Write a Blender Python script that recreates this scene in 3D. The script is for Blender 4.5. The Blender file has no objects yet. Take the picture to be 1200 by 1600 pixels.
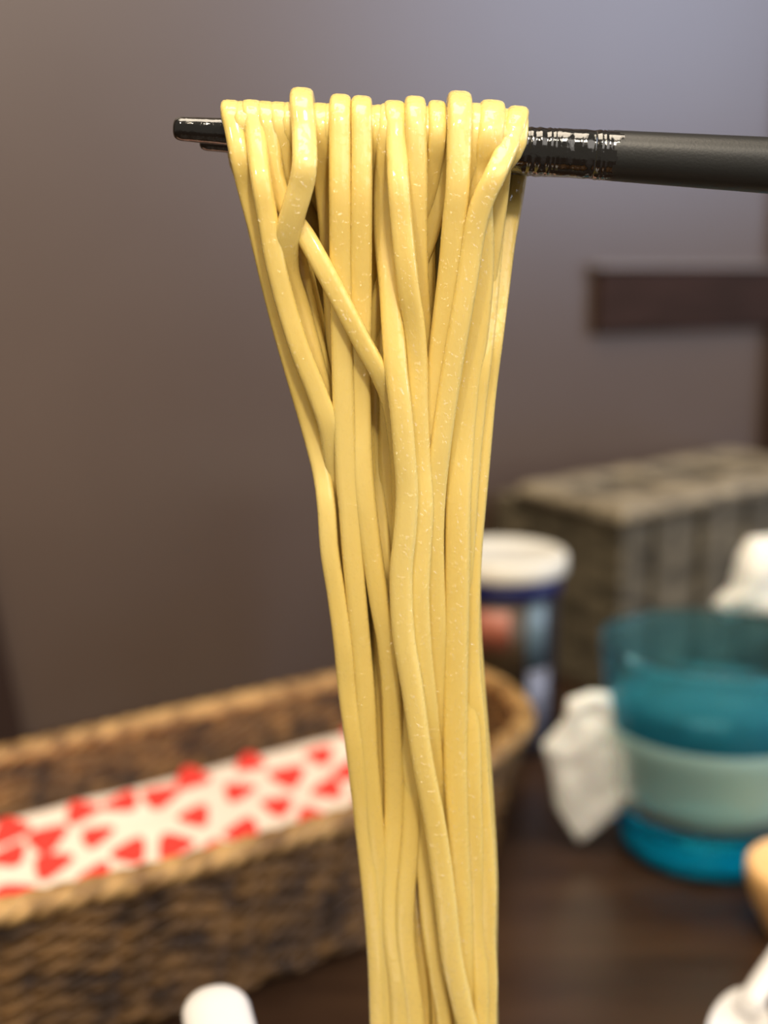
import bpy, math, random
from mathutils import Vector, noise
random.seed(4)
S = bpy.context.scene
C = S.collection

# ------------------------------------------------------------------ camera
PITCH = math.radians(11.4); FPX = 1900.0
CAM = Vector((0, 0, .22))
cd = bpy.data.cameras.new('camera'); cam = bpy.data.objects.new('camera', cd); C.objects.link(cam)
cam.location = CAM; cam.rotation_euler = (math.pi/2 - PITCH, 0, 0)
cd.sensor_fit = 'HORIZONTAL'; cd.sensor_width = 36; cd.lens = 36*FPX/1200
cd.clip_start = .01; cd.clip_end = 50
cd.dof.use_dof = True; cd.dof.focus_distance = .191; cd.dof.aperture_fstop = 11.5
S.camera = cam

# ------------------------------------------------------------------ world, lights, exposure
w = bpy.data.worlds.new('world'); S.world = w; w.use_nodes = True
w.node_tree.nodes['Background'].inputs[0].default_value = (1.0, .86, .70, 1)
w.node_tree.nodes['Background'].inputs[1].default_value = .26

def area(name, loc, target, size, sizey, power, color, spread=180):
    l = bpy.data.lights.new(name, 'AREA'); l.shape = 'RECTANGLE'; l.size = size; l.size_y = sizey
    l.energy = power; l.color = color; l.spread = math.radians(spread)
    o = bpy.data.objects.new(name, l); C.objects.link(o); o.location = loc
    o.rotation_euler = (Vector(target) - Vector(loc)).to_track_quat('-Z', 'Y').to_euler()
    return o
area('ceiling_lamp', (-.05, .0, 1.25), (0, .25, 0), .7, .7, 14, (1, .85, .66))
area('added_glint_light', (.07, -.16, .56), (0, .25, .20), .05, .05, 1.5, (1, .86, .66))  # small unseen source added for sharp glints and falloff down the noodles
area('added_glint_light', (-.22, -.30, .66), (0, .25, .19), .05, .05, 1.3, (1, .84, .62))  # second unseen source, added for wet glints
area('daylight_window', (1.9, .25, .95), (.1, .60, .3), .9, 1.1, 22, (.60, .72, 1.0))
area('added_reflection_light', (1.25, -1.25, 1.35), (.0, .45, .25), 1.9, 1.2, 18, (1.0, .93, .86))  # unseen soft source added for the wall's sheen; also fills the noodles

vs = S.view_settings
S.display_settings.display_device = 'sRGB'
vs.view_transform = 'Standard'; vs.look = 'None'; vs.gamma = 1; vs.use_curve_mapping = False
vs.exposure = 0.0
S.cycles.use_denoising = True
S.cycles.max_bounces = 10; S.cycles.transmission_bounces = 10; S.cycles.transparent_max_bounces = 12

# ------------------------------------------------------------------ helpers
def ray(px, py):
    a = (px - 600)/FPX; b = -(py - 800)/FPX
    return Vector((a, math.cos(PITCH) + b*math.sin(PITCH), -math.sin(PITCH) + b*math.cos(PITCH)))
def at_y(px, py, Y):
    r = ray(px, py); return CAM + r*(Y/r.y)
def at_z(px, py, Z):
    r = ray(px, py); return CAM + r*((Z - CAM.z)/r.z)

def tag(o, label=None, cat=None, group=None, kind=None):
    if label: o['label'] = label
    if cat: o['category'] = cat
    if group: o['group'] = group
    if kind: o['kind'] = kind
    return o
def empty(name, loc, label, cat, group=None):
    o = bpy.data.objects.new(name, None); C.objects.link(o); o.location = loc
    o.empty_display_size = .01
    return tag(o, label, cat, group)
def mesh(name, verts, faces, mat, parent=None, smooth=True, loc=None, mats=None, fm=None):
    """verts are world coordinates; stored relative to loc (or to the parent's base)."""
    base = Vector(parent.location) if parent is not None else Vector(loc or (0, 0, 0))
    if parent is not None and parent.parent is not None: base = base + Vector(parent.parent.location)
    me = bpy.data.meshes.new(name)
    me.from_pydata([tuple(Vector(v) - base) for v in verts], [], faces)
    for m in (mats or [mat]): me.materials.append(m)
    me.polygons.foreach_set('use_smooth', [smooth]*len(me.polygons))
    if fm: me.polygons.foreach_set('material_index', fm)
    me.update()
    o = bpy.data.objects.new(name, me); C.objects.link(o)
    if parent is not None: o.parent = parent
    elif loc: o.location = loc
    return o

def spline(pts, step):
    """Catmull-Rom through pts (tuples of any length), sampled about every step."""
    P = [tuple(p) for p in pts]; out = []
    for i in range(len(P)-1):
        p0 = P[max(i-1, 0)]; p1 = P[i]; p2 = P[i+1]; p3 = P[min(i+2, len(P)-1)]
        d = math.dist(p1[:3], p2[:3]); n = max(1, int(round(d/step)))
        for k in range(n):
            t = k/n; t2 = t*t; t3 = t2*t
            out.append(tuple(.5*((2*b) + (-a+c)*t + (2*a-5*b+4*c-d_)*t2 + (-a+3*b-3*c+d_)*t3)
                             for a, b, c, d_ in zip(p0, p1, p2, p3)))
    out.append(P[-1]); return out
def closed_spline(pts, n_total):
    P = [tuple(p) for p in pts]; n = len(P); out = []
    for i in range(n):
        p0, p1, p2, p3 = P[i-1], P[i], P[(i+1) % n], P[(i+2) % n]
        m = 24
        for k in range(m):
            t = k/m; t2 = t*t; t3 = t2*t
            out.append(Vector(.5*((2*b) + (-a+c)*t + (2*a-5*b+4*c-d)*t2 + (-a+3*b-3*c+d)*t3)
                              for a, b, c, d in zip(p0, p1, p2, p3)))
    L = [0]
    for i in range(len(out)): L.append(L[-1] + (out[(i+1) % len(out)]-out[i]).length)
    tot = L[-1]; res = []; j = 0
    for k in range(n_total):
        s = tot*k/n_total
        while L[j+1] < s: j += 1
        f = (s-L[j])/max(1e-9, L[j+1]-L[j])
        res.append(out[j].lerp(out[(j+1) % len(out)], f))
    return res, tot
def sweep(path, section, side0=Vector((1, 0, 0)), closed=False, scale=None, twist=None, caps=True):
    """section: list of (u, v); returns verts, faces."""
    V = []; F = []; n = len(path); m = len(section)
    for i in range(n):
        a = path[(i-1) % n] if closed or i > 0 else path[i]
        b = path[(i+1) % n] if closed or i < n-1 else path[i]
        t = (Vector(b) - Vector(a)).normalized()
        s = (side0 - t*side0.dot(t))
        if s.length < 1e-3: s = Vector((0, 0, 1)) - t*t.z
        s.normalize(); u = t.cross(s)
        sc = scale[i] if scale else (1, 1)
        if not isinstance(sc, tuple): sc = (sc, sc)
        tw = twist[i] if twist else 0; ct, st = math.cos(tw), math.sin(tw)
        for (x, y) in section:
            x *= sc[0]; y *= sc[1]
            V.append(Vector(path[i]) + s*(x*ct - y*st) + u*(x*st + y*ct))
    for i in range(n if closed else n-1):
        for k in range(m):
            a = i*m+k; b = i*m+(k+1) % m; c = ((i+1) % n)*m+(k+1) % m; d = ((i+1) % n)*m+k
            F.append((a, b, c, d))
    if caps and not closed:
        F.append(tuple(range(m-1, -1, -1))); F.append(tuple((n-1)*m+k for k in range(m)))
    return V, F
def circ(r, n=8): return [(r*math.cos(2*math.pi*k/n), r*math.sin(2*math.pi*k/n)) for k in range(n)]
def superell(a, b, e=3.4, n=14):
    out = []
    for k in range(n):
        t = 2*math.pi*(k+.5)/n; c, s = math.cos(t), math.sin(t)
        out.append((a*math.copysign(abs(c)**(2/e), c), b*math.copysign(abs(s)**(2/e), s)))
    return out
def lathe(profile, cx, cy, n=64, a0=0, a1=2*math.pi):
    V = []; F = []; full = abs(a1-a0-2*math.pi) < 1e-6; cols = n if full else n+1
    for (r, z) in profile:
        for k in range(cols):
            t = a0 + (a1-a0)*k/n; V.append(Vector((cx + r*math.cos(t), cy + r*math.sin(t), z)))
    for i in range(len(profile)-1):
        for k in range(n):
            a = i*cols+k; b = i*cols+(k+1) % cols
            F.append((a, b, b+cols, a+cols))
    return V, F
def join(parts):
    V = []; F = []
    for v, f in parts:
        o = len(V); V += v; F += [tuple(i+o for i in q) for q in f]
    return V, F
def obox(o, ex, ey, ez, bev=0):
    """box from corner o with edge vectors ex, ey, ez, chamfered by bev metres."""
    o = Vector(o); ex, ey, ez = Vector(ex), Vector(ey), Vector(ez)
    import bmesh
    bm = bmesh.new(); vs_ = [bm.verts.new(o + ex*a + ey*b + ez*c) for c in (0, 1) for b in (0, 1) for a in (0, 1)]
    for q in ((0, 2, 3, 1), (4, 5, 7, 6), (0, 1, 5, 4), (2, 6, 7, 3), (0, 4, 6, 2), (1, 3, 7, 5)): bm.faces.new([vs_[i] for i in q])
    bmesh.ops.recalc_face_normals(bm, faces=bm.faces)
    if bev: bmesh.ops.bevel(bm, geom=bm.edges[:], offset=bev, segments=2, affect='EDGES', profile=.6)
    bm.verts.ensure_lookup_table(); bm.verts.index_update()
    V = [v.co.copy() for v in bm.verts]; F = [tuple(v.index for v in f.verts) for f in bm.faces]; bm.free()
    return V, F

# ------------------------------------------------------------------ materials
def material(name, color, rough=.5, **kw):
    m = bpy.data.materials.new(name); m.use_nodes = True; b = m.node_tree.nodes['Principled BSDF']
    b.inputs['Base Color'].default_value = (*color, 1); b.inputs['Roughness'].default_value = rough
    for k, v in kw.items(): b.inputs[k.replace('_', ' ')].default_value = v
    return m
def nt(m): return m.node_tree, m.node_tree.nodes, m.node_tree.links, m.node_tree.nodes['Principled BSDF']
def add_noise_color(m, c1, c2, scale, stretch=(1, 1, 1), detail=4, lo=.35, hi=.65, coord='Object', dist=0):
    t, N, L, b = nt(m)
    tc = N.new('ShaderNodeTexCoord'); mp = N.new('ShaderNodeMapping'); mp.inputs['Scale'].default_value = stretch
    no = N.new('ShaderNodeTexNoise'); no.inputs['Scale'].default_value = scale; no.inputs['Detail'].default_value = detail
    no.inputs['Distortion'].default_value = dist
    cr = N.new('ShaderNodeValToRGB'); e = cr.color_ramp.elements
    e[0].position = lo; e[0].color = (*c1, 1); e[1].position = hi; e[1].color = (*c2, 1)
    L.new(tc.outputs[coord], mp.inputs['Vector']); L.new(mp.outputs[0], no.inputs['Vector'])
    L.new(no.outputs['Fac'], cr.inputs[0]); L.new(cr.outputs[0], b.inputs['Base Color'])
    return no
def add_bump(m, scale, strength, dist=.0005, stretch=(1, 1, 1), detail=3, to='Normal'):
    t, N, L, b = nt(m)
    tc = N.new('ShaderNodeTexCoord'); mp = N.new('ShaderNodeMapping'); mp.inputs['Scale'].default_value = stretch
    no = N.new('ShaderNodeTexNoise'); no.inputs['Scale'].default_value = scale; no.inputs['Detail'].default_value = detail
    bp = N.new('ShaderNodeBump'); bp.inputs['Strength'].default_value = strength; bp.inputs['Distance'].default_value = dist
    L.new(tc.outputs['Object'], mp.inputs['Vector']); L.new(mp.outputs[0], no.inputs['Vector'])
    L.new(no.outputs['Fac'], bp.inputs['Height']); L.new(bp.outputs[0], b.inputs[to])
    return bp

M = {}
M['wall'] = material('greige_laminate', (.12, .09, .07), .36); M['wall'].node_tree.nodes['Principled BSDF'].inputs['Specular IOR Level'].default_value = .9
add_noise_color(M['wall'], (.088, .055, .036), (.100, .065, .044), 5)
M['dark_trim'] = material('dark_brown_wood', (.030, .014, .008), .45)
M['plaque'] = material('dark_plaque_wood', (.045, .020, .012), .7, Specular_IOR_Level=.2)
add_noise_color(M['plaque'], (.024, .010, .005), (.040, .018, .012), 14, (1, 1, 6))
M['plaque_edge'] = material('pale_edge_band', (.22, .18, .16), .4)
M['table'] = material('dark_brown_tabletop', (.04, .02, .01), .30)
add_noise_color(M['table'], (.030, .0145, .008), (.055, .028, .014), 12, (1, 5, 1), 5); add_bump(M['table'], 120, .1, .0003, (1, 4, 1))
M['floor'] = material('dark_floor', (.06, .04, .03), .6)
M['noodle'] = material('wet_noodle', (.93, .74, .30), .46, Subsurface_Weight=.5, Subsurface_Scale=.0009, Coat_Weight=.9, Coat_Roughness=.09, IOR=1.5)
M['noodle'].node_tree.nodes['Principled BSDF'].inputs['Subsurface Radius'].default_value = (1.0, .95, .85)
add_noise_color(M['noodle'], (.74, .555, .150), (.80, .635, .215), 60, (1, 1, .25), 3)
add_bump(M['noodle'], 900, .25, .0002, (1, 1, .45), 2)
_bp = add_bump(M['noodle'], 1150, 1.0, .0009, (1, 1, .8), 1, 'Coat Normal')     # beads of broth on the wet film
_t, _N, _L, _b = nt(M['noodle']); _src = _bp.inputs['Height'].links[0].from_socket
_mr = _N.new('ShaderNodeMapRange'); _mr.interpolation_type = 'SMOOTHSTEP'; _mr.inputs['From Min'].default_value = .54; _mr.inputs['From Max'].default_value = .72
_L.new(_src, _mr.inputs['Value']); _L.new(_mr.outputs[0], _bp.inputs['Height'])
M['stick_wet'] = material('wet_black_lacquer', (.006, .006, .006), .12, Coat_Weight=1.0, Coat_Roughness=.05)
add_bump(M['stick_wet'], 420, .5, .0006, (1, 1, 1), 3)
M['stick'] = material('matt_black_lacquer', (.012, .013, .013), .42)
add_bump(M['stick'], 2500, .25, .0001)
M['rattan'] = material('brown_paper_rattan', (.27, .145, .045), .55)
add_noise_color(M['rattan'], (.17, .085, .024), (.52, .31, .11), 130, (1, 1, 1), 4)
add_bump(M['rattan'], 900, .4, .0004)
M['rattan_shaded'] = material('shaded_paper_rattan', (.10, .05, .016), .6)  # same rattan as the rim, shade on the basket sides put into the colour
add_noise_color(M['rattan_shaded'], (.034, .015, .004), (.23, .115, .032), 90, (1, 1, 1), 4)
M['cloth'] = material('cream_cloth', (.90, .76, .62), .9); add_bump(M['cloth'], 500, .3, .0003)
M['cloth_red'] = material('red_print', (.87, .045, .030), .85)
M['white_plastic'] = material('white_plastic', (.80, .77, .66), .35)
M['porcelain'] = material('white_porcelain', (.84, .82, .80), .2, Coat_Weight=.4)
M['paper'] = material('white_tissue', (.92, .91, .84), .85, Subsurface_Weight=.2, Subsurface_Scale=.004); add_bump(M['paper'], 220, .5, .001)
M['navy'] = material('navy_plastic', (.010, .014, .10), .35)
M['can'] = material('dark_can_print', (.010, .009, .014), .3)
M['label_blue'] = material('pale_blue_label', (.11, .16, .18), .35)
M['label_grey'] = material('pale_grey_label', (.17, .17, .21), .35)
M['label_brown'] = material('brown_label_picture', (.055, .032, .014), .4)
M['label_red'] = material('pinkish_red_label_spot', (.40, .12, .07), .4)
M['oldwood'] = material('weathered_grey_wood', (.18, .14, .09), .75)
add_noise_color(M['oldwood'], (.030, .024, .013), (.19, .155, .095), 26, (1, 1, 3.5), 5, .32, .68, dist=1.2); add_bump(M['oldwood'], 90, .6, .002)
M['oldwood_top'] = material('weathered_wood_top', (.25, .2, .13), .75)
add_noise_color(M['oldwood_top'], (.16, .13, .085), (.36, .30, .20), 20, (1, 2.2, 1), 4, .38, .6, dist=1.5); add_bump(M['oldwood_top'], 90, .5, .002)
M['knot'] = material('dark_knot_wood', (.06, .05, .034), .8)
M['pale_wood'] = material('pale_orange_wood', (.86, .50, .19), .45); add_noise_color(M['pale_wood'], (.80, .45, .16), (.90, .56, .23), 60, (1, 8, 1))
M['bowl'] = material('black_bowl_glaze', (.02, .018, .018), .25)
M['broth'] = material('brown_broth', (.20, .09, .02), .1)
def glassy(name, color, rough, ior, alpha_white=0.0):
    m = material(name, color, rough, Transmission_Weight=1.0, IOR=ior); return m
M['cup'] = material('clear_blue_plastic', (.36, .78, .86), .06, Transmission_Weight=.95, IOR=1.15)
_t, _N, _L, _b = nt(M['cup'])
_tc = _N.new('ShaderNodeTexCoord'); _sx = _N.new('ShaderNodeSeparateXYZ'); _mr = _N.new('ShaderNodeMapRange'); _cr = _N.new('ShaderNodeValToRGB')
_mr.inputs['From Min'].default_value = .0; _mr.inputs['From Max'].default_value = .084
_cr.color_ramp.elements[0].position = .15; _cr.color_ramp.elements[0].color = (.02, .50, .68, 1)
_cr.color_ramp.elements[1].position = 1.0; _cr.color_ramp.elements[1].color = (.34, .70, .78, 1)
_L.new(_tc.outputs['Object'], _sx.inputs[0]); _L.new(_sx.outputs['Z'], _mr.inputs['Value']); _L.new(_mr.outputs[0], _cr.inputs[0]); _L.new(_cr.outputs[0], _b.inputs['Base Color'])
M['cup_base'] = material('deep_blue_plastic', (.0, .70, .92), .12, Transmission_Weight=.12, IOR=1.4)
M['water'] = material('water', (.26, .80, .88), .0, Transmission_Weight=.76, IOR=1.33)
M['frost'] = material('frosted_band', (.55, .80, .74), .30, Transmission_Weight=.66, IOR=1.15)

# ------------------------------------------------------------------ setting
WA = math.radians(33); WD = Vector((math.cos(WA), math.sin(WA), 0)); WN = Vector((math.sin(WA), -math.cos(WA), 0))
W0 = Vector((0, .66, 0))                       # a point on the foot of the wall
def on_wall(px, py, off=0.0):                  # where the ray meets the wall, off metres in front of it
    r = ray(px, py); o = W0 + WN*off
    return CAM + r*((o - CAM).dot(WN)/r.dot(WN))
def wall_s(px, py): return (on_wall(px, py) - W0).dot(WD)
s0, s1 = -1.5, 1.3
v, f = obox(W0 + WD*s0 + Vector((0, 0, -.72)), WD*(s1-s0), -WN*.08, (0, 0, 2.6))
tag(mesh('wall_back', v, f, M['wall'], smooth=False), kind='structure')
v, f = obox((-1.6, -1.2, -.76), (3.6, 0, 0), (0, 3.2, 0), (0, 0, .04))
tag(mesh('floor', v, f, M['floor'], smooth=False), kind='structure')
# dark post at the left: its leaning edge runs from (0,925) to (30,1158)
a = wall_s(30, 1158); b = wall_s(-70, 700)
zt = 1.2
lean = (b-a)/(on_wall(-70, 700).z - on_wall(30, 1158).z)
V = []
for off in (0.0, .012):
    for (s, z) in ((a-.12, -.05), (a - lean*.05, -.05), (a + lean*.55, .55), (a-.12, .55)):
        V.append(W0 + WD*s + WN*off + Vector((0, 0, z)))
F = [(0, 1, 2, 3), (7, 6, 5, 4), (0, 4, 5, 1), (1, 5, 6, 2), (2, 6, 7, 3), (3, 7, 4, 0)]
tag(mesh('trim_1', V, F, M['dark_trim'], smooth=False), kind='structure')
# dark post at the right edge
a = wall_s(1212, 350)
v, f = obox(W0 + WD*a + Vector((0, 0, -.05)), WD*.09, WN*.010, (0, 0, 1.2), .002)
tag(mesh('trim_2', v, f, M['plaque'], smooth=False), kind='structure')
# dark plaque on the wall
pA = on_wall(926, 420); pB = on_wall(926, 521)
sA = (pA-W0).dot(WD); pl = empty('wall_plaque', tuple(W0 + WD*sA + Vector((0, 0, pB.z))), 'dark brown wooden plate with pale edge fixed on the grey-brown wall', 'wall plate')
wl = a - sA + .02
v, f = obox(W0 + WD*sA + WN*.0005 + Vector((0, 0, pB.z)), WD*wl, WN*.006, (0, 0, pA.z-pB.z), .002)
mesh('panel', v, f, M['plaque'], pl, smooth=False)
v, f = obox(W0 + WD*(sA-.004) + WN*.0005 + Vector((0, 0, pA.z+.0005)), WD*(wl+.004), WN*.008, (0, 0, .0022), .0008)
mesh('edge_strip', v, f, M['plaque_edge'], pl, smooth=False)

# ------------------------------------------------------------------ table
tb = empty('dining_table', (0, .2, -.72), 'dark brown glossy tabletop carrying the basket, can and cup', 'table')
o_ = W0 - WD*1.1 + WN*.001
v, f = obox(o_ + Vector((0, 0, -.03)), WD*2.0, WN*1.0, (0, 0, .03), .002)
mesh('tabletop', v, f, M['table'], tb, smooth=False)
for (p, q) in ((.1, .1), (1.9, .1), (.1, .9), (1.9, .9)):
    v, f = obox(o_ + WD*(p-.025) + WN*(q-.025) + Vector((0, 0, -.72)), WD*.05, WN*.05, (0, 0, .69), .003)
    mesh('leg', v, f, M['table'], tb, smooth=False)

# ------------------------------------------------------------------ wicker basket
RZ = .055
rim_px = [(-420, 1545), (-200, 1480), (0, 1424), (300, 1350), (560, 1272), (700, 1218), (780, 1168), (818, 1128), (808, 1095), (765, 1063), (700, 1045), (610, 1048), (525, 1062), (300, 1112), (0, 1180), (-250, 1240), (-500, 1310), (-620, 1400), (-560, 1520)]
N = 264
rim, peri = closed_spline([at_z(x, y, RZ) for x, y in rim_px], N)
cen = sum(rim, Vector())/N
def normals(c):
    out = []
    for i in range(len(c)):
        t = (c[(i+1) % len(c)] - c[i-1]).normalized(); n = Vector((t.y, -t.x, 0))
        if n.dot(c[i]-cen) < 0: n = -n
        out.append(n)
    return out
rn = normals(rim)
# smooth the normals
for _ in range(12): rn = [(rn[i-1] + rn[i]*2 + rn[(i+1) % N]).normalized() for i in range(N)]
def ring(z, off=0.0):
    k = (RZ - z)/RZ
    return [Vector((p.x, p.y, 0)) + n*(off - .013*k) + Vector((0, 0, z)) for p, n in zip(rim, rn)]
bk = empty('wicker_basket', (cen.x, cen.y, 0), 'long brown woven wicker basket with thick twisted rim lying against the wall side', 'basket')
rows = 16; rowh = (RZ-.006)/rows
for i in range(rows):
    z = .003 + rowh*(i+.5); base = ring(z); per = N//66  # about 66 stakes -> wave of 2 stakes
    parts = []
    for s in (-1, 1):
        path = []
        for k in range(N):
            ph = math.pi*k/4 + (math.pi if i % 2 else 0)
            tw = 2*math.pi*k/6
            off = .0010*math.cos(ph)
            zz = s*.0012*math.sin(tw); oo = s*.0012*math.cos(tw)
            path.append(base[k] + rn[k]*(off+oo) + Vector((0, 0, zz + .0008*noise.noise(base[k]*90 + Vector((i, 0, 0))))))
        parts.append(sweep(path, circ(.00155, 6), Vector((0, 0, 1)), closed=True))
    v, f = join(parts)
    mesh('strand', v, f, M['rattan_shaded'], bk)
for k in range(2, N, 4):
    p0 = ring(.002)[k]; p1 = ring(RZ)[k]
    v, f = sweep([p0, (p0+p1)/2, p1], circ(.0012, 6), rn[k])
    mesh('stake', v, f, M['rattan_shaded'], bk)
parts = []
for s in range(4):                                   # rim: four fat strands twisted together
    path = []
    base = ring(RZ-.0005)
    for k in range(N):
        tw = 2*math.pi*(k/11 + s/4)
        path.append(base[k] + rn[k]*.0024*math.cos(tw) + Vector((0, 0, .0019*math.sin(tw))))
    parts.append(sweep(path, circ(.0021, 8), Vector((0, 0, 1)), closed=True))
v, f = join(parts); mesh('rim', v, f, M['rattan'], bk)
base = ring(.002, -.001); V = base + [p + Vector((0, 0, .002)) for p in base]
F = [tuple(range(N)), tuple(range(2*N-1, N-1, -1))] + [(k, (k+1) % N, N+(k+1) % N, N+k) for k in range(N)]
mesh('base', V, F, M['rattan_shaded'], bk, smooth=False)

# ------------------------------------------------------------------ patterned cloth in the basket
CZ = .0365
cl = empty('patterned_cloth', (cen.x, cen.y, .004), 'cream cloth printed with red rounded triangles folded inside the wicker basket', 'cloth')
def cz(p): return CZ + .0016*noise.noise(Vector((p.x, p.y, 0))*22) + .0006*noise.noise(Vector((p.x, p.y, 3))*70)
rings_ = []; nr = 26
edge = ring(CZ, -.0050)
V = []; F = []
for j in range(nr+1):
    t = j/nr
    for k in range(0, N, 2):
        p = cen.lerp(edge[k], t); p = Vector((p.x, p.y, 0)); e = min(1, (1-t)*12)
        V.append(Vector((p.x, p.y, cz(p) - .004*(1-e)**2)))
m2 = N//2
for j in range(nr):
    for k in range(m2): F.append((j*m2+k, j*m2+(k+1) % m2, (j+1)*m2+(k+1) % m2, (j+1)*m2+k))
nb = len(V)
low = ring(.006, -.0050)
for k in range(0, N, 2): V.append(low[k])
for k in range(m2): F.append((nr*m2+k, nr*m2+(k+1) % m2, nb+(k+1) % m2, nb+k))
F.append(tuple(nb+k for k in range(m2)))
mesh('folded_cloth', V, F, M['cloth'], cl)
tri = [(10,1270),(75,1252),(160,1217),(242,1196),(320,1180),(380,1164),(440,1168),(470,1140),(520,1134),(127,1270),(192,1255),(250,1245),(300,1217),(390,1192),(500,1180),(450,1212),(15,1300),(75,1310),(150,1307),(305,1277),(372,1237),(435,1260),(512,1232),(548,1205),(15,1338),(80,1350),(205,1330),(272,1322),(380,1300),(485,1278),(150,1367),(20,1400),(560,1150),(600,1125),(590,1190),(640,1160),(575,1245),(640,1215),(680,1150),(700,1105),(740,1120),(650,1110),(90,1405),(330,1335),(700,1180)]
hubs = [(238,1288),(342,1218),(462,1242),(470,1178),(110,1290),(60,1385),(190,1405),(40,1230),(555,1180),(340,1310),(640,1180)]
parts = []
def in_cloth(c, m=.013):
    k = 0
    for a_, b_ in zip(edge, edge[1:] + edge[:1]):
        if (a_.y > c.y) != (b_.y > c.y) and c.x < a_.x + (b_.x-a_.x)*(c.y-a_.y)/(b_.y-a_.y): k += 1
    return k % 2 == 1 and min((Vector((c.x-e.x, c.y-e.y, 0))).length for e in edge) > m
random.seed(9)
poly = []
for (x, y) in tri:
    h = min(hubs, key=lambda h: (h[0]-x)**2 + ((h[1]-y)*2)**2)
    c = at_z(x, y, CZ); hp = at_z(h[0], h[1], CZ); poly.append((c, math.atan2((hp.y-c.y)/1.55, hp.x-c.x)))
for _ in range(400):                                  # the part of the print left of the frame
    c = at_z(random.uniform(-480, -20), random.uniform(1250, 1520), CZ)
    if all((c-q[0]).length > .0185 for q in poly) and min((c-Vector((e.x, e.y, CZ))).length for e in edge) > .012 :
        poly.append((c, random.uniform(0, 6.28)))
for c, a0 in [q for q in poly if in_cloth(q[0], .0055)]:
    sz = .0094*random.uniform(.85, 1.12); P = []
    for k in range(3):                                # rounded wedge: sharp toward the hub, blunt behind
        ang = a0 + 2*math.pi*k/3; P.append(Vector((math.cos(ang), 1.55*math.sin(ang), 0))*(sz if k else sz*.95))
    outl = P
    for _ in range(2):                                # cut the corners until they are round
        nx_ = []
        for k in range(len(outl)):
            a_, b_ = outl[k], outl[(k+1) % len(outl)]; nx_ += [a_.lerp(b_, .2), a_.lerp(b_, .8)]
        outl = nx_
    vv = []
    for rr in (0, .34, .68, 1.0):
        if rr == 0: vv.append(c + Vector((0, 0, 0)))
        else: vv += [c + q*rr for q in outl]
    vv = [Vector((q.x, q.y, cz(q) + .00035)) for q in vv]
    n = len(outl); ff = [(0, 1+k, 1+(k+1) % n) for k in range(n)]
    for r_ in range(2): ff += [(1+r_*n+k, 1+(r_+1)*n+k, 1+(r_+1)*n+(k+1) % n, 1+r_*n+(k+1) % n) for k in range(n)]
    parts.append((vv, ff))
v, f = join(parts); mesh('red_print', v, f, M['cloth_red'], cl)

# ------------------------------------------------------------------ weathered wooden box
BZ = .102
fc = at_z(972, 793, BZ); bd = Vector((math.cos(math.radians(41)), math.sin(math.radians(41)), 0)); bs = Vector((-.52, .85, 0)).normalized()
dep = .088; ln = .20
wb = empty('wooden_box', (fc.x, fc.y, 0), 'weathered grey wooden box with vertical boards standing behind the blue cup', 'wooden box')
def P(s, d, z): return Vector((fc.x, fc.y, 0)) + bd*s + bs*d + Vector((0, 0, z))
ss = [.0, .0305, .072, .116, .158, .2]
for i in range(5):
    v, f = obox(P(ss[i]+.001, .0 + .001*(i % 2), 0.0), bd*(ss[i+1]-ss[i]-.006), bs*.012, (0, 0, BZ-.009), .0025)
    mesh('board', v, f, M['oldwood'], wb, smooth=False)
for i in range(3):
    v, f = obox(P(.001, .013+i*.032, 0), bd*.012, bs*.030, (0, 0, BZ-.009), .002)
    mesh('side_board', v, f, M['oldwood'], wb, smooth=False)
v, f = obox(P(.014, .014, 0.001), bd*.18, bs*.09, (0, 0, BZ-.012)); mesh('inner_body', v, f, M['dark_trim'], wb, smooth=False)
# top slab with worn hollows: a fine grid
V = []; F = []; nx, ny = 80, 44
holes = [(.030, .050, .016, .014), (.062, .052, .014, .020), (.115, .048, .024, .022), (.125, .012, .016, .006), (.165, .05, .015, .02)]
for j in range(ny+1):
    for i in range(nx+1):
        s = -.003 + (ln+.006)*i/nx; d = -.004 + (dep+.0)*j/ny; h = 0
        for (hs, hd, ra, rb) in holes:
            q = ((s-hs)/ra)**2 + ((d-hd)/rb)**2; h -= .006*math.exp(-q*q)
        e = min(s+.003, ln+.003-s, d+.004, dep-.004-d); h -= .003*max(0, 1-e/.003)**2
        if j == 0 : s += 0; d += .0018*math.sin(s*190)
        V.append(P(s, d, BZ + h + .0012*noise.noise(Vector((s*60, d*90, 1)))))
for j in range(ny):
    for i in range(nx): a = j*(nx+1)+i; F.append((a, a+1, a+nx+2, a+nx+1))
b0 = len(V); V += [P(-.003, -.004, BZ-.008), P(ln+.003, -.004, BZ-.008), P(ln+.003, dep-.004, BZ-.008), P(-.003, dep-.004, BZ-.008)]
bot = [i for i in range(nx+1)]; F.append(tuple(reversed(bot)) + (b0, b0+1))
F.append(tuple(j*(nx+1) for j in range(ny+1)) + (b0+3, b0)); F.append((b0, b0+3, b0+2, b0+1))
F.append(tuple(reversed([j*(nx+1)+nx for j in range(ny+1)])) + (b0+1, b0+2)); F.append(tuple(ny*(nx+1)+i for i in range(nx+1)) + (b0+2, b0+3))
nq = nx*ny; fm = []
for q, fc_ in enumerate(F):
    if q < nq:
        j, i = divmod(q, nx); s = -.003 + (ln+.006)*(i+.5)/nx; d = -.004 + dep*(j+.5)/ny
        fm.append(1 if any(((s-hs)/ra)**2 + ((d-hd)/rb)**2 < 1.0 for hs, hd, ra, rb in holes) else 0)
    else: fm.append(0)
mesh('top_board', V, F, None, wb, mats=[M['oldwood_top'], M['knot']], fm=fm)

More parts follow.
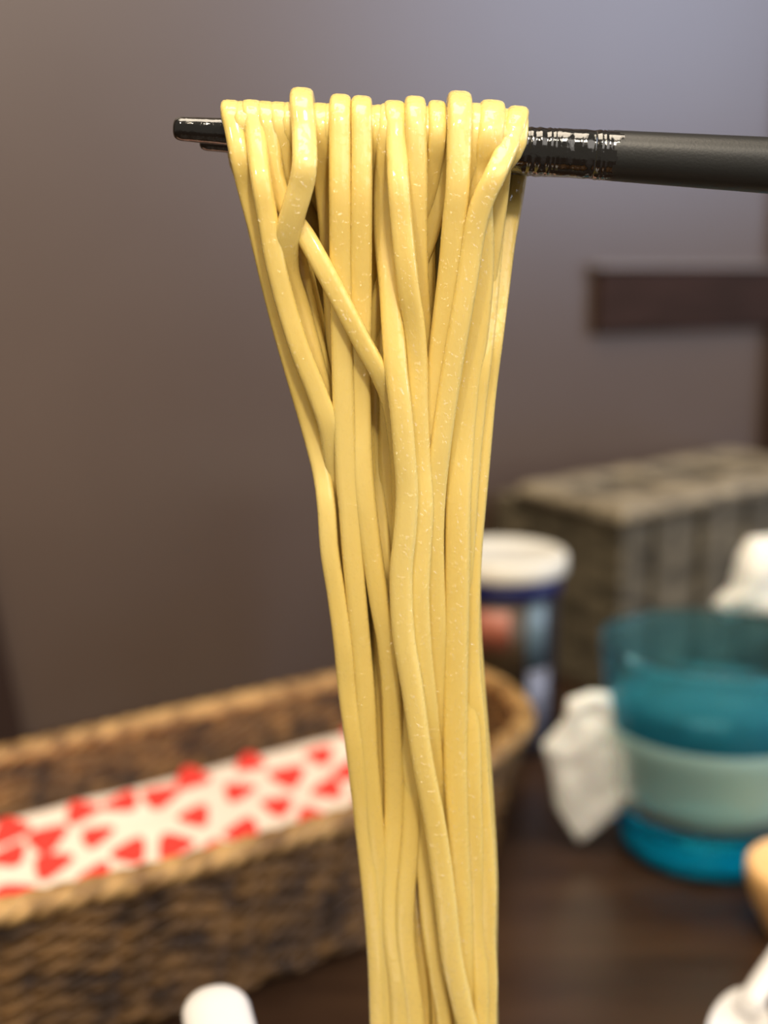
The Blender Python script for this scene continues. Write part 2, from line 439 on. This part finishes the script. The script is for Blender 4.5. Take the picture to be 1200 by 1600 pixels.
# ------------------------------------------------------------------ lidded can
cp = at_z(782, 1160, 0); CX, CY = cp.x + .002, .545; CR = .0262; CH = .0925
CX = (782-600)/FPX*.57
can = empty('lidded_can', (CX, CY, 0), 'dark cylindrical can with white lid and navy band behind the basket corner', 'can')
v, f = lathe([(0, .0), (CR-.001, .0), (CR, .001), (CR, CH-.017), (CR-.001, CH-.016), (0, CH-.016)], CX, CY); mesh('body', v, f, M['can'], can)
v, f = lathe([(CR-.002, CH-.0185), (CR+.0012, CH-.0185), (CR+.0012, CH-.009), (CR-.002, CH-.009)], CX, CY); mesh('navy_band', v, f, M['navy'], can)
LR = CR+.0035
v, f = lathe([(0, CH-.0095), (LR-.001, CH-.0095), (LR, CH-.0085), (LR, CH-.0018), (LR-.0012, CH-.0004), (LR-.0025, CH), (LR-.004, CH-.0008), (0, CH-.001)], CX, CY); mesh('lid', v, f, M['white_plastic'], can)
def patch(name, m, a0, a1, z0, z1):
    v, f = lathe([(CR-.0002, z0), (CR+.0003, z0), (CR+.0003, z1), (CR-.0002, z1)], CX, CY, 24, math.radians(a0), math.radians(a1)); return mesh(name, v, f, M[m], can)
tag(patch('label', 'label_blue', -70, -46, .042, CH-.0195), 'pale blue upper strip of label')
tag(patch('label', 'label_grey', -68, -40, .006, .0415), 'pale grey lower strip of label')
tag(patch('label', 'label_brown', -128, -72, .030, CH-.0195), 'brown picture on label')
lr_ = patch('label_spot', 'label_red', -120, -88, .052, .070); tag(lr_, 'pinkish red spot on label')
for vtx in lr_.data.vertices: 
    r_ = math.hypot(vtx.co.x, vtx.co.y); vtx.co.x *= (r_+.0003)/r_; vtx.co.y *= (r_+.0003)/r_

# ------------------------------------------------------------------ blue tumbler
TX, TY = .1235, .435; TH = .084
def cr_(z): return .0315 + (.0425-.0315)*(z/TH)**.8
tu = empty('blue_tumbler', (TX, TY, 0), 'translucent blue plastic tumbler with frosted band, half full of water', 'cup')
FL = .012
outer = [(0, .0006), (.027, .0006), (.0306, .0014), (.0324, .0045)] + [(cr_(z), z) for z in (.010, .02, .03, .04, .05, .06, .07, .08)] + [(cr_(TH)-.0004, TH), (cr_(TH)-.0014, TH)]
inner = [(cr_(z)-.0018, z) for z in (.08, .07, .06, .05, .04, .03, .024, .018)] + [(cr_(FL)-.0028, FL+.0012), (.024, FL), (0, FL)]
v, f = lathe(outer + inner, TX, TY, 96); mesh('body', v, f, M['cup'], tu)
v, f = lathe([(0, .0014), (.0265, .0014), (.0298, .0024), (.0312, .005), (.0312, .0112), (.029, .0116), (0, .0116)], TX, TY, 64)
mesh('thick_base', v, f, M['cup_base'], tu)
zb0, zb1 = .022, .053
v, f = lathe([(cr_(z)+.0002, z) for z in (zb0, .03, .038, .046, zb1)] + [(cr_(z)+.0005, z) for z in (zb1, .046, .038, .03, zb0)] + [(cr_(zb0)+.0002, zb0)], TX, TY, 96)
mesh('frosted_band', v, f, M['frost'], tu)
WL = .062
v, f = lathe([(0, FL+.0003), (.023, FL+.0003), (cr_(FL)-.0034, FL+.002)] + [(cr_(z)-.0021, z) for z in (.018, .024, .03, .04, .05, WL)] + [(0, WL)], TX, TY, 96)
tag(mesh('water', v, f, M['water'], loc=(TX, TY, FL)), 'still clear water filling the lower half of the blue tumbler', 'water')

# ------------------------------------------------------------------ crumpled tissues
def crumple(name, outline, Y, thick, label, seed, zmin=None, tilt=0.0):
    P_ = [at_y(x, y, Y) for x, y in outline]
    c = sum(P_, Vector())/len(P_)
    import bmesh
    bm = bmesh.new(); bmesh.ops.create_icosphere(bm, subdivisions=5, radius=1)
    ang = [math.atan2(p.z-c.z, p.x-c.x) for p in P_]; n = len(P_)
    def rad(t):
        d = Vector((math.cos(t), 0, math.sin(t)))
        for i in range(n):
            a_, b_ = P_[i]-c, P_[(i+1) % n]-c
            e = b_-a_; den = d.x*e.z - d.z*e.x
            if abs(den) < 1e-12: continue
            tt = (a_.x*e.z - a_.z*e.x)/den; u = (a_.x*d.z - a_.z*d.x)/den
            if tt > 0 and -1e-6 <= u <= 1+1e-6: return tt
        return .01
    for vtx in bm.verts:
        p = vtx.co.copy(); h = math.hypot(p.x, p.z); t = math.atan2(p.z, p.x)
        r = rad(t)*(h**.75 if h > 0 else 0)
        q = Vector((math.cos(t)*r, 0, math.sin(t)*r))
        s = Vector((q.x*42+seed, q.z*42, p.y*1.3+seed))
        crease = abs(noise.noise(s)) + .5*abs(noise.noise(s*2.1)) - .3
        depth = p.y*thick*(.75 + .5*noise.noise(s*.5)) + math.copysign(1, p.y)*crease*thick*.45*(1-h**6)
        q *= 1 + .02*noise.noise(Vector((t*2.2, seed, 0)))
        vtx.co = c + Vector((q.x, depth + tilt*q.z, q.z))
    if zmin is not None:
        for vtx in bm.verts: vtx.co.z = max(vtx.co.z, zmin)
    bm.verts.index_update()
    V = [v.co.copy() for v in bm.verts]; F = [tuple(v.index for v in f_.verts) for f_ in bm.faces]; bm.free()
    b_ = Vector((c.x, c.y, min(v.z for v in V)))
    return tag(mesh(name, V, F, M['paper'], loc=tuple(b_)), label, 'tissue')
crumple('crumpled_tissue', [(905,1318),(985,1258),(990,1225),(972,1140),(958,1082),(922,1080),(888,1092),(882,1125),(846,1165),(858,1200),(868,1262)], .430, .008, 'crumpled white paper tissue standing on the table left of the blue tumbler', 2.0, .0005)
crumple('crumpled_tissue', [(1112,945),(1140,920),(1152,868),(1170,840),(1215,836),(1262,860),(1275,930),(1240,972),(1180,962),(1135,968)], .478, .010, 'crumpled white tissue resting on the far rim of the blue tumbler', 7.0)

# ------------------------------------------------------------------ round wooden dish at the right edge
dp = at_z(1268, 1366, .022)
dd = tag(empty('wooden_dish', (dp.x, dp.y, 0), 'small round pale orange wooden dish cut off by the right edge', 'dish'))
R_ = (dp.x - at_z(1172, 1372, .022).x)
v, f = lathe([(0, 0), (R_*.6, 0), (R_*.68, .003), (R_*.85, .010), (R_*.98, .018), (R_, .022), (R_*.99, .0245), (R_*.95, .0255), (R_*.90, .0245), (R_*.7, .020), (0, .018)], dp.x, dp.y, 64)
mesh('dish_body', v, f, M['pale_wood'], dd)

# ------------------------------------------------------------------ white spoon at the lower right
sp = empty('white_spoon', tuple(at_z(1160, 1640, 0.0)), 'white plastic spoon lying on the table at the lower right corner', 'spoon')
Z0 = .012
h0 = at_z(1162, 1580, Z0+.006); h1 = at_z(1330, 1370, Z0+.030)
path = [h0.lerp(h1, t) + Vector((0, 0, .003*math.sin(t*3))) for t in [i/12 for i in range(13)]]
v, f = sweep(path, superell(.0034, .0016, 2.6, 12), Vector((.8, -.6, 0)), scale=[1+.25*t/12 for t in range(13)])
mesh('handle', v, f, M['porcelain'], sp)
bc = at_z(1156, 1628, Z0); ax = (Vector((h0.x, h0.y, 0)) - Vector((bc.x, bc.y, 0))).normalized(); ay = Vector((-ax.y, ax.x, 0))
La, Lb = .0135, .0085
V = []; F = []; nu, nv = 40, 10
for side in (0, 1):
    for j in range(nv+1):
        r = j/nv if side == 0 else 1-j/nv
        for k in range(nu):
            t = 2*math.pi*k/nu; ex = r*math.cos(t); ey = r*math.sin(t)*(1-.12*math.cos(t))
            z = -.0075*(1-r*r) + (.0014 if side == 0 else 0) + .004*max(0, ex)
            V.append(Vector((bc.x, bc.y, Z0+.003)) + ax*La*ex + ay*Lb*ey + Vector((0, 0, z)))
rowsn = 2*(nv+1)
for j in range(rowsn-1):
    for k in range(nu): F.append((j*nu+k, j*nu+(k+1) % nu, (j+1)*nu+(k+1) % nu, (j+1)*nu+k))
mesh('spoon_bowl', V, F, M['porcelain'], sp)

# ------------------------------------------------------------------ bowl under the noodles, porcelain spoon on its rim
BX, BY, BR, BH = .012, .108, .087, .066
bw = empty('noodle_bowl', (BX, BY, 0), 'dark round bowl beneath the hanging noodles', 'bowl')
v, f = lathe([(0, .004), (.030, .004), (.030, 0), (.034, 0), (.036, .006), (.06, .022), (.078, .044), (BR, BH-.001), (BR-.001, BH), (BR-.003, BH-.001), (.074, .044), (.056, .024), (.03, .011), (0, .009)], BX, BY, 96)
mesh('bowl_body', v, f, M['bowl'], bw)
v, f = lathe([(0, .046), (.0735, .046), (.072, .0435), (0, .0435)], BX, BY, 64); mesh('broth', v, f, M['broth'], bw)
rs = tag(empty('soup_spoon', (-.03, .19, BH), 'rounded white porcelain spoon handle at the bottom edge before the basket', 'spoon'))
tip = at_y(330, 1546, .236); back = Vector((-.012, .150, .066))
path = []; sc = []
for i in range(61):
    t = i/60; path.append(tip.lerp(back, t) + Vector((0, 0, -.004*math.sin(t*2.4))))
    u = min(1, (t+.004)/.085); sc.append((max(.12, math.sqrt(1-(1-u)**2))*(1+.12*t), max(.3, math.sqrt(1-(1-u)**2))))
v, f = sweep(path, superell(.0072, .0036, 2.1, 20), Vector((1, 0, 0)), scale=sc); mesh('handle', v, f, M['porcelain'], rs)
bc = Vector((back.x, back.y, back.z)); ax = (back-tip); ax.z = 0; ax.normalize(); ay = Vector((-ax.y, ax.x, 0))
V = []; F = []
for side in (0, 1):
    for j in range(nv+1):
        r = j/nv if side == 0 else 1-j/nv
        for k in range(nu):
            t = 2*math.pi*k/nu
            z = -.012*(1-r**3) + (.002 if side == 0 else 0)
            V.append(bc + ax*(.024 + .027*r*math.cos(t)) + ay*.019*r*math.sin(t) + Vector((0, 0, z+.004)))
for j in range(rowsn-1):
    for k in range(nu): F.append((j*nu+k, j*nu+(k+1) % nu, (j+1)*nu+(k+1) % nu, (j+1)*nu+k))
mesh('spoon_bowl', V, F, M['porcelain'], rs)

# ------------------------------------------------------------------ chopsticks
YS = .200
def sc_py(px): return 200.5 + .0625*(px-272)         # height of the first stick's axis in the photograph
def sc_half(px):
    if px < 830: return 17.5 + (px-272)*(35-17.5)/558
    return 35 + (px-830)*(41.5-35)/370
MM = 1/FPX*YS*1.0                                     # metres per pixel near the stick
def stick(name, label, pxs, axis_py, half, Y, wet_to, grooves, seed):
    root = empty(name, tuple(at_y(pxs[0], axis_py(pxs[0]), Y)), label, 'chopstick', 'pair of black chopsticks')
    def build(part, a, b, tipcap):
        n = int((b-a)/2.2); path = []; sc = []
        for i in range(n+1):
            px = a + (b-a)*i/n; p = at_y(px, axis_py(px), Y)
            r = half(px)*MM*.985
            if tipcap:
                u = min(1, (px-a)/13); r *= .62 + .38*math.sqrt(max(0, 1-(1-u)**2))
            if grooves[0] < px < grooves[1]:
                env = max(0, .5 + 1.3*noise.noise(Vector((px*.022, seed+.3, 0))))
                r *= 1 + .020*env*math.sin(2*math.pi*(px + 14*noise.noise(Vector((px*.05, seed, 2))))/12.5)
            if px < wet_to + 8: r *= 1 + .02*noise.noise(Vector((px*.07, seed, 5)))
            path.append(p); sc.append(r)
        v, f = sweep(path, superell(1, 1, 2.35, 40), Vector((0, 1, 0)), scale=sc)
        fm = []
        for q in f:
            c = sum((v[k] for k in q), Vector())/len(q)
            i = q[0]//40; px = a + (b-a)*min(i, n)/n
            lim = wet_to + 30*noise.noise(Vector((c.y*420, c.z*420, seed)))
            fm.append(1 if px > lim else 0)
        return mesh(part, v, f, None, root, mats=[M['stick_wet'], M['stick']], fm=fm)
    tag(build('wet_tip', pxs[0], wet_to-32, True), 'wet glossy grooved tip')
    build('shaft', wet_to-32, pxs[1], False)
stick('chopstick', 'black chopstick in front carrying the noodles, wet grooved tip reaching furthest left', (272, 2300), sc_py, sc_half, YS, 958, (812, 945), 1)
stick('chopstick', 'shorter-looking black chopstick behind, its tip peeking out below the other', (313, 2300), lambda x: 221 + .0455*(x-313) if x < 830 else 244.5 + .043*(x-830), lambda x: min(30, 13.5 + (x-313)*.04), YS+.0068, 900, (812, 880), 5)

# ------------------------------------------------------------------ noodles
OL = [(150,355),(260,368),(300,378),(390,402),(490,432),(590,457),(680,482),(745,496),(800,496),(870,502),(1000,521),(1080,530),(1170,546),(1290,561),(1400,571),(1480,578),(1600,581),(1700,582)]
OR_ = [(150,815),(265,820),(310,813),(360,802),(420,794),(500,784),(580,774),(660,768),(720,764),(780,757),(830,752),(900,750),(990,750),(1080,757),(1150,762),(1200,767),(1290,773),(1370,777),(1450,775),(1520,778),(1600,777),(1700,776)]
def interp(T, y):
    if y <= T[0][0]: return T[0][1]
    for (a, b), (c, d) in zip(T, T[1:]):
        if y <= c: return b + (d-b)*(y-a)/(c-a)
    return T[-1][1]
GR = 'noodles lifted over the chopsticks'
# centre lines on the photograph, top first: x, y, layer (0 nearest the camera)
ST = [
 ('leftmost noodle, forming the upper left outline of the hanging bundle', 28, [(361,160,2),(366,215,2),(376,250,2.4),(388,300,3),(404,360,3),(420,430,3),(440,510,3),(461,585,3),(484,665,3),(502,735,2.4),(510,790,1.5),(515,860,1.2),(526,930,1.2),(536,1005,1.2),(543,1080,1.5),(555,1170,1.5),(569,1290,2),(580,1390,2),(588,1490,2),(592,1600,2)], .03),
 ('long noodle second from the left, sliding diagonally inward in front', 29, [(394,162,1),(399,225,1),(408,280,.8),(418,340,.6),(430,410,.6),(448,480,.8),(470,550,.8),(494,610,1),(512,660,1.2),(521,710,2),(529,770,3),(537,850,3.5),(548,930,3.5),(556,1040,3.5),(563,1170,3),(580,1290,3),(592,1400,3),(600,1500,3),(604,1600,3)], .12),
 ('noodle crossing diagonally from upper left to the middle of the bundle', 27, [(415,164,3),(421,225,3),(431,280,2.6),(450,330,2.2),(480,374,1),(502,413,.3),(523,452,0),(547,498,-.2),(572,545,-.2),(594,585,0),(611,630,1),(621,690,2.2),(626,750,3),(626,820,3.6),(616,900,4),(612,1000,4),(615,1100,3.5),(620,1200,3.5),(628,1300,3.5),(634,1400,3),(640,1500,3),(646,1600,3)], .2),
 ('short-looking noodle tucked under the bent one near the left top', 26, [(436,168,4),(440,225,4),(447,290,4),(457,350,4),(470,430,4),(487,510,4),(506,600,4),(524,690,4.4),(538,790,4.6),(552,900,4.6),(570,1050,4.6),(585,1200,4.6),(600,1350,4.6),(610,1500,4.6),(615,1600,4.6)], .28),
 ('raised noodle with a bend to the left below the chopstick', 33, [(472,144,0),(475,215,-.6),(476,255,-.6),(470,292,-.4),(458,332,0),(448,375,.8),(449,425,2.2),(464,475,3),(482,540,3),(500,610,3.2),(515,690,3.4),(530,790,3.4),(540,900,3.6),(549,1020,3.6),(556,1150,4),(575,1300,4),(590,1450,4),(597,1600,4)], .36),
 ('shaded noodle behind, between the bent noodle and the straight pair', 26, [(501,167,3.4),(503,225,4),(506,290,4.6),(512,350,5),(518,450,5),(524,560,5),(530,680,5),(542,800,5),(560,950,5),(575,1100,5),(590,1250,5),(600,1400,5),(612,1600,5)], .4),
 ('left noodle of the straight pair near the middle, hanging straight down', 30, [(532,149,1),(531,215,.9),(531,300,1),(532,400,1.2),(533,480,1.4),(535,560,1.3),(537,640,1.2),(541,740,1.2),(546,800,1.2),(551,870,1.2),(559,960,1.3),(565,1020,1.5),(571,1095,1.6),(575,1180,1.8),(582,1260,2),(592,1370,2.2),(602,1480,2.2),(606,1600,2.2)], .46),
 ('right noodle of the straight pair near the middle', 30, [(565,151,1),(565,215,.9),(565,300,1),(564,400,1.2),(564,480,1.6),(563,560,1.8),(563,640,1.8),(566,720,1.4),(571,780,1.2),(577,830,1.2),(584,880,1.2),(594,945,1.2),(605,1005,1.4),(612,1080,1.8),(614,1150,2.2),(616,1250,2.5),(612,1350,2.2),(612,1450,1.8),(622,1530,1.6),(626,1600,1.6)], .52),
 ('amber-shaded noodle recessed right of the straight pair', 26, [(595,168,3.2),(593,225,3.8),(592,280,4.4),(594,340,4.8),(596,420,5),(599,520,5),(600,650,5),(603,780,4.6),(604,860,4.2),(604,950,4.4),(608,1050,4.6),(622,1200,4.6),(640,1350,4.4),(652,1500,4.4),(660,1600,4.4)], .56),
 ('bright noodle at the top middle, running down the front centre', 30, [(616,158,1),(619,215,.8),(623,290,.4),(628,350,0),(634,410,-.3),(640,460,-.2),(648,510,.2),(652,570,.4),(653,640,.4),(657,720,.6),(661,790,.4),(658,860,.3),(655,930,.2),(659,1020,.4),(669,1110,1),(679,1200,2),(688,1300,2.6),(694,1400,2.8),(704,1500,3),(712,1600,3)], .62),
 ('noodle just right of the bright middle one at the top', 29, [(648,151,1.2),(650,215,1.3),(652,290,1.5),(652,350,1.8),(654,430,2.4),(659,520,3),(662,600,3.2),(664,700,3.2),(660,800,3.2),(655,900,3),(655,1000,3),(650,1100,3),(645,1200,2.6),(642,1300,2),(634,1390,1.6),(632,1460,1.6),(640,1530,1.6),(648,1600,1.6)], .66),
 ('thin noodle slanting down to the left behind the middle strands', 25, [(682,156,2.2),(683,215,2.6),(676,265,3),(662,320,3.8),(640,365,4),(612,405,3.6),(599,445,3.6),(589,485,3.8),(578,540,4.2),(568,620,4.6),(572,720,4.6),(590,840,4.4),(606,940,3.6),(616,1040,3),(628,1120,2.6),(640,1200,2.4),(654,1290,2.2),(664,1370,2),(672,1450,1.8),(684,1530,1.8),(694,1600,1.8)], .7),
 ('darker noodle slanting left, emerging through the gap beside the centre noodle', 25, [(700,168,3),(698,225,3.4),(690,290,3.8),(676,350,4.2),(655,410,4.4),(628,470,4.2),(606,515,4),(590,560,4),(582,620,4.4),(586,720,4.6),(592,800,3.6),(598,860,2.8),(608,930,2.4),(618,1010,2.4),(628,1090,2.6),(640,1180,3),(658,1300,3.2),(672,1420,3.2),(686,1600,3.2)], .74),
 ('long smooth noodle in front below the crossing, drifting right toward the bottom', 32, [(610,172,3),(607,230,3.2),(602,300,3.6),(603,380,3.2),(610,450,1.8),(614,510,.6),(619,580,-.4),(626,640,-.8),(632,710,-.8),(636,770,-.6),(633,830,-.5),(627,900,-.4),(631,990,-.4),(645,1080,-.4),(660,1185,-.4),(679,1285,-.3),(694,1393,-.2),(705,1490,0),(722,1570,.2),(736,1640,.2)], .5),
 ('raised straight noodle right of centre with squared top', 33, [(717,147,.6),(717,215,.4),(715,290,.4),(709,350,.6),(703,420,.9),(695,490,1.2),(686,560,1.5),(677,640,1.6),(671,710,1.6),(668,790,2.2),(668,870,2.6),(670,960,2.6),(676,1060,2.6),(684,1160,3.2),(690,1260,3.4),(700,1380,3.4),(712,1500,3.4),(720,1600,3.4)], .8),
 ('noodle with rounded glossy top just left of the rightmost loop', 30, [(745,163,2.6),(744,225,3),(741,280,3),(733,340,3.4),(722,410,3.8),(712,490,4),(700,580,4),(692,680,4),(690,780,4),(690,880,4.2),(690,1000,4.2),(694,1100,4),(700,1200,4),(708,1350,4),(716,1600,4)], .86),
 ('plump glossy noodle arching over the chopstick near the right end', 36, [(768,160,2),(764,215,2.4),(757,262,2.8),(750,320,2.8),(752,380,3),(750,450,3),(742,530,2.8),(730,610,2.6),(722,690,2.4),(716,780,1.8),(715,870,1.6),(714,960,1.6),(712,1060,1.6),(711,1170,1.6),(714,1280,1.6),(719,1380,1.8),(723,1480,2),(728,1600,2.4)], .93),
 ('rightmost noodle at the top, crossing down to the left over the others', 30, [(808,180,.6),(795,230,.3),(776,268,.1),(757,305,0),(744,345,.2),(736,390,.4),(728,445,.4),(718,505,.4),(707,570,.5),(697,635,.6),(688,700,.7),(681,765,.9),(678,830,1),(679,900,1.2),(682,970,1.4),(684,1050,1.8),(690,1130,2.2),(694,1200,2.6),(698,1300,2.8),(706,1420,3),(722,1540,2.6),(728,1600,2.6)], 1.0),
]
RIGHTBACK = [
 ('pale noodle forming the right outline, coming down from behind the chopstick', 29, [(806,176,5),(808,262,4.6),(800,320,4.6),(789,380,4.4),(780,450,4.2),(770,530,4),(760,610,3.8),(753,690,3.4),(746,770,3),(739,850,2.8),(735,940,2.6),(736,1040,2.6),(744,1130,2.4),(750,1220,2.4),(757,1310,2.2),(762,1390,2),(761,1460,2),(764,1530,2),(763,1600,2)]),
 ('noodle lying just inside the right outline of the bundle', 28, [(784,176,4),(786,262,3.8),(780,320,3.6),(770,400,3.2),(762,480,3),(753,560,2.8),(744,640,2.6),(736,720,2.4),(731,790,2.2),(727,870,2.4),(727,950,2.6),(730,1050,2.8),(736,1130,2.2),(738,1220,1.8),(741,1310,1.8),(745,1390,2),(748,1460,2),(752,1530,1.8),(752,1600,1.8)]),
 ('inner noodle of the right side, showing as a pale stripe beside the amber gap', 27, [(770,178,5),(768,262,4.6),(762,330,4.2),(754,410,4),(744,500,3.8),(734,580,3.6),(722,660,3.2),(712,740,3),(708,820,2.8),(706,900,3.2),(706,980,3),(704,1060,3),(702,1130,2.4),(700,1200,2.2),(702,1300,2.4),(708,1400,2.8),(714,1500,3),(716,1600,3)]),
]
def oY(L): return YS - .0085 + L*.00155
def end_down(pts):
    p = pts[-1]; pts.append((p[0]+.0003, p[1]-.001, p[2]-.02)); pts.append((p[0], p[1]-.004, .040)); return pts
def back_path(t, Yb, zc, x0, seed):
    out = []
    for y in (330, 400, 490, 590, 700, 820, 950, 1080, 1220, 1360, 1480, 1600):
        m = 14; l = interp(OL, y)+m; r = interp(OR_, y)-m
        wob = 7*noise.noise(Vector((y*.006, seed*3.7, 0)))
        x = l + t*(r-l) + (wob if .1 < t < .9 else 0)
        q = min(1, (y-250)/700); yy = YS + Yb*(1-q) + (.0015 + .0045*(.5+.5*math.sin(seed*2.1)))*q
        out.append(tuple(at_y(x, y, yy)))
    return out
def noodle(idx, label, wpx, pts, tb, buried=False):
    half = wpx/2*MM*(1.08 if not buried else 1); zc = at_y(pts[0][0], sc_py(pts[0][0]), YS).z
    x0 = at_y(pts[0][0], pts[0][1]+15, YS).x
    rmin = sc_half(pts[0][0])*MM + .00135
    R = max(rmin, at_y(pts[0][0], pts[0][1]+14, YS).z - zc)
    if not buried: R += max(0, 1.1-pts[0][2])*.0004
    xf = at_y(pts[1][0], pts[1][1], YS-R).x
    path = [tuple(at_y(x, y, oY(L))) for (x, y, L) in pts[2:]][::-1]
    lo = end_down(path[:1][:])[1:][::-1]
    path = lo + path
    # over the stick, then down behind the second one
    path += [(xf, YS-R, zc+.0002), (x0*.6+xf*.4, YS-R*.80, zc+R*.62), (x0, YS-R*.22, zc+R*.985), (x0, YS+R*.45+.001, zc+R*.93), (x0, YS+.0068+R*.55, zc+R*.35), (x0, YS+.0068+R*.80, zc-.004)]
    Yb = .0068 + R*.8 + .0002*(idx % 12)
    bp = back_path(tb, Yb, zc, x0, idx+1)
    e = bp[-1]; path += bp + [(e[0], e[1]-.003, e[2]-.02), (e[0], e[1]-.012, .040)]
    sm = spline(path, .0012)
    n = len(sm); sc = []; tw = []
    for i, p in enumerate(sm):
        q = Vector(p)*38 + Vector((idx*7.3, 0, 0))
        sc.append((1 + .07*noise.noise(q), 1 + .07*noise.noise(q+Vector((50, 0, 0)))))
        tw.append(.32*noise.noise(Vector((p[2]*16, idx*3.3, 0))) if p[2] < zc - .004 else .06)
    v, f = sweep([Vector(p) for p in sm], superell(half, half*.84, 3.4, 16), scale=sc, twist=tw)
    o = mesh('noodle', v, f, M['noodle'], loc=tuple(path[0]))
    tag(o, label, 'noodle', GR)
for i, (lab, wp, pts, tb_) in enumerate(ST): noodle(i, lab, wp, pts, tb_)
for i, (x0_, t_) in enumerate([(381,.08),(455,.2),(518,.32),(549,.40),(582,.48),(633,.58),(666,.68),(732,.8),(787,.9)]):
    pts = [(x0_, 172, 5), (x0_, 225, 5)]
    for y in (300, 400, 500, 620, 760, 900, 1050, 1200, 1350, 1480, 1600):
        q = min(1, (y-225)/420); l = interp(OL, y)+20; r = interp(OR_, y)-20
        pts.append((x0_*(1-q) + (l+t_*(r-l))*q, y, 5.2 + .25*(i % 3)))
    noodle(40+i, 'noodle buried in the heap, showing only in the shaded gaps between others', 27, pts, (t_+.45) % 1, True)
for i, (x0_, xs_) in enumerate([(540, [546, 552, 558, 566, 578, 590, 597, 600, 606, 612, 618]), (600, [600, 602, 604, 604, 604, 610, 618, 630, 648, 656, 660]), (744, [742, 736, 728, 716, 704, 697, 694, 697, 716, 732, 738])]):
    pts = [(x0_, 172, 5), (x0_, 225, 5)] + [(x, y, 4.2 if y < 800 else 3.5) for x, y in zip(xs_, (300, 400, 500, 620, 760, 900, 1050, 1200, 1400, 1500, 1600))]
    noodle(52+i, 'noodle buried in the heap, showing only in the shaded gaps between others', 27, pts, (.3, .55, .7)[i], True)
# noodles whose front run sinks into the heap and whose rear run shows at the right
def rear_noodle(idx, label, wpx, pts, fx):
    half = wpx/2*MM*1.06; x0 = at_y(pts[0][0], pts[0][1]+15, YS).x; zc = at_y(pts[0][0], sc_py(pts[0][0]), YS).z
    R = sc_half(pts[0][0])*MM + .0011
    Yb = YS + .0068 + R*.8
    path = []
    for (x, y, L) in pts[1:][::-1]:
        q = min(1, max(0, (y-262)/260)); path.append(tuple(at_y(x, y, Yb*(1-q) + oY(L)*q)))
    lo = end_down(path[:1][:])[1:][::-1]; path = lo + path
    path += [(x0, YS+.0068+R*.55, zc+R*.35), (x0, YS+R*.45+.001, zc+R*.93), (x0, YS-R*.22, zc+R*.985), (x0, YS-R*.80, zc+R*.62), (x0-.001, YS-R, zc-.0008)]
    for y in (300, 380, 480, 600, 740, 900, 1080, 1260, 1440, 1600):
        l = interp(OL, y)+14; r = interp(OR_, y)-14; path.append(tuple(at_y(l+fx*(r-l), y, YS-.0008+.0004*idx)))
    e = path[-1]; path += [(e[0], e[1]-.003, e[2]-.02), (e[0], e[1]-.01, .04)]
    sm = spline(path, .0012); sc = []; tw = []
    for i, p in enumerate(sm):
        q = Vector(p)*38 + Vector((idx*9.3+90, 0, 0))
        sc.append((1 + .07*noise.noise(q), 1 + .07*noise.noise(q+Vector((50, 0, 0))))); tw.append(.25*noise.noise(Vector((p[2]*16, idx*5.3, 0))))
    v, f = sweep([Vector(p) for p in sm], superell(half, half*.84, 3.4, 16), scale=sc, twist=tw)
    tag(mesh('noodle', v, f, M['noodle'], loc=tuple(path[0])), label, 'noodle', GR)
for i, (lab, wp, pts) in enumerate(RIGHTBACK): rear_noodle(i, lab, wp, pts, (.86, .78, .68)[i])
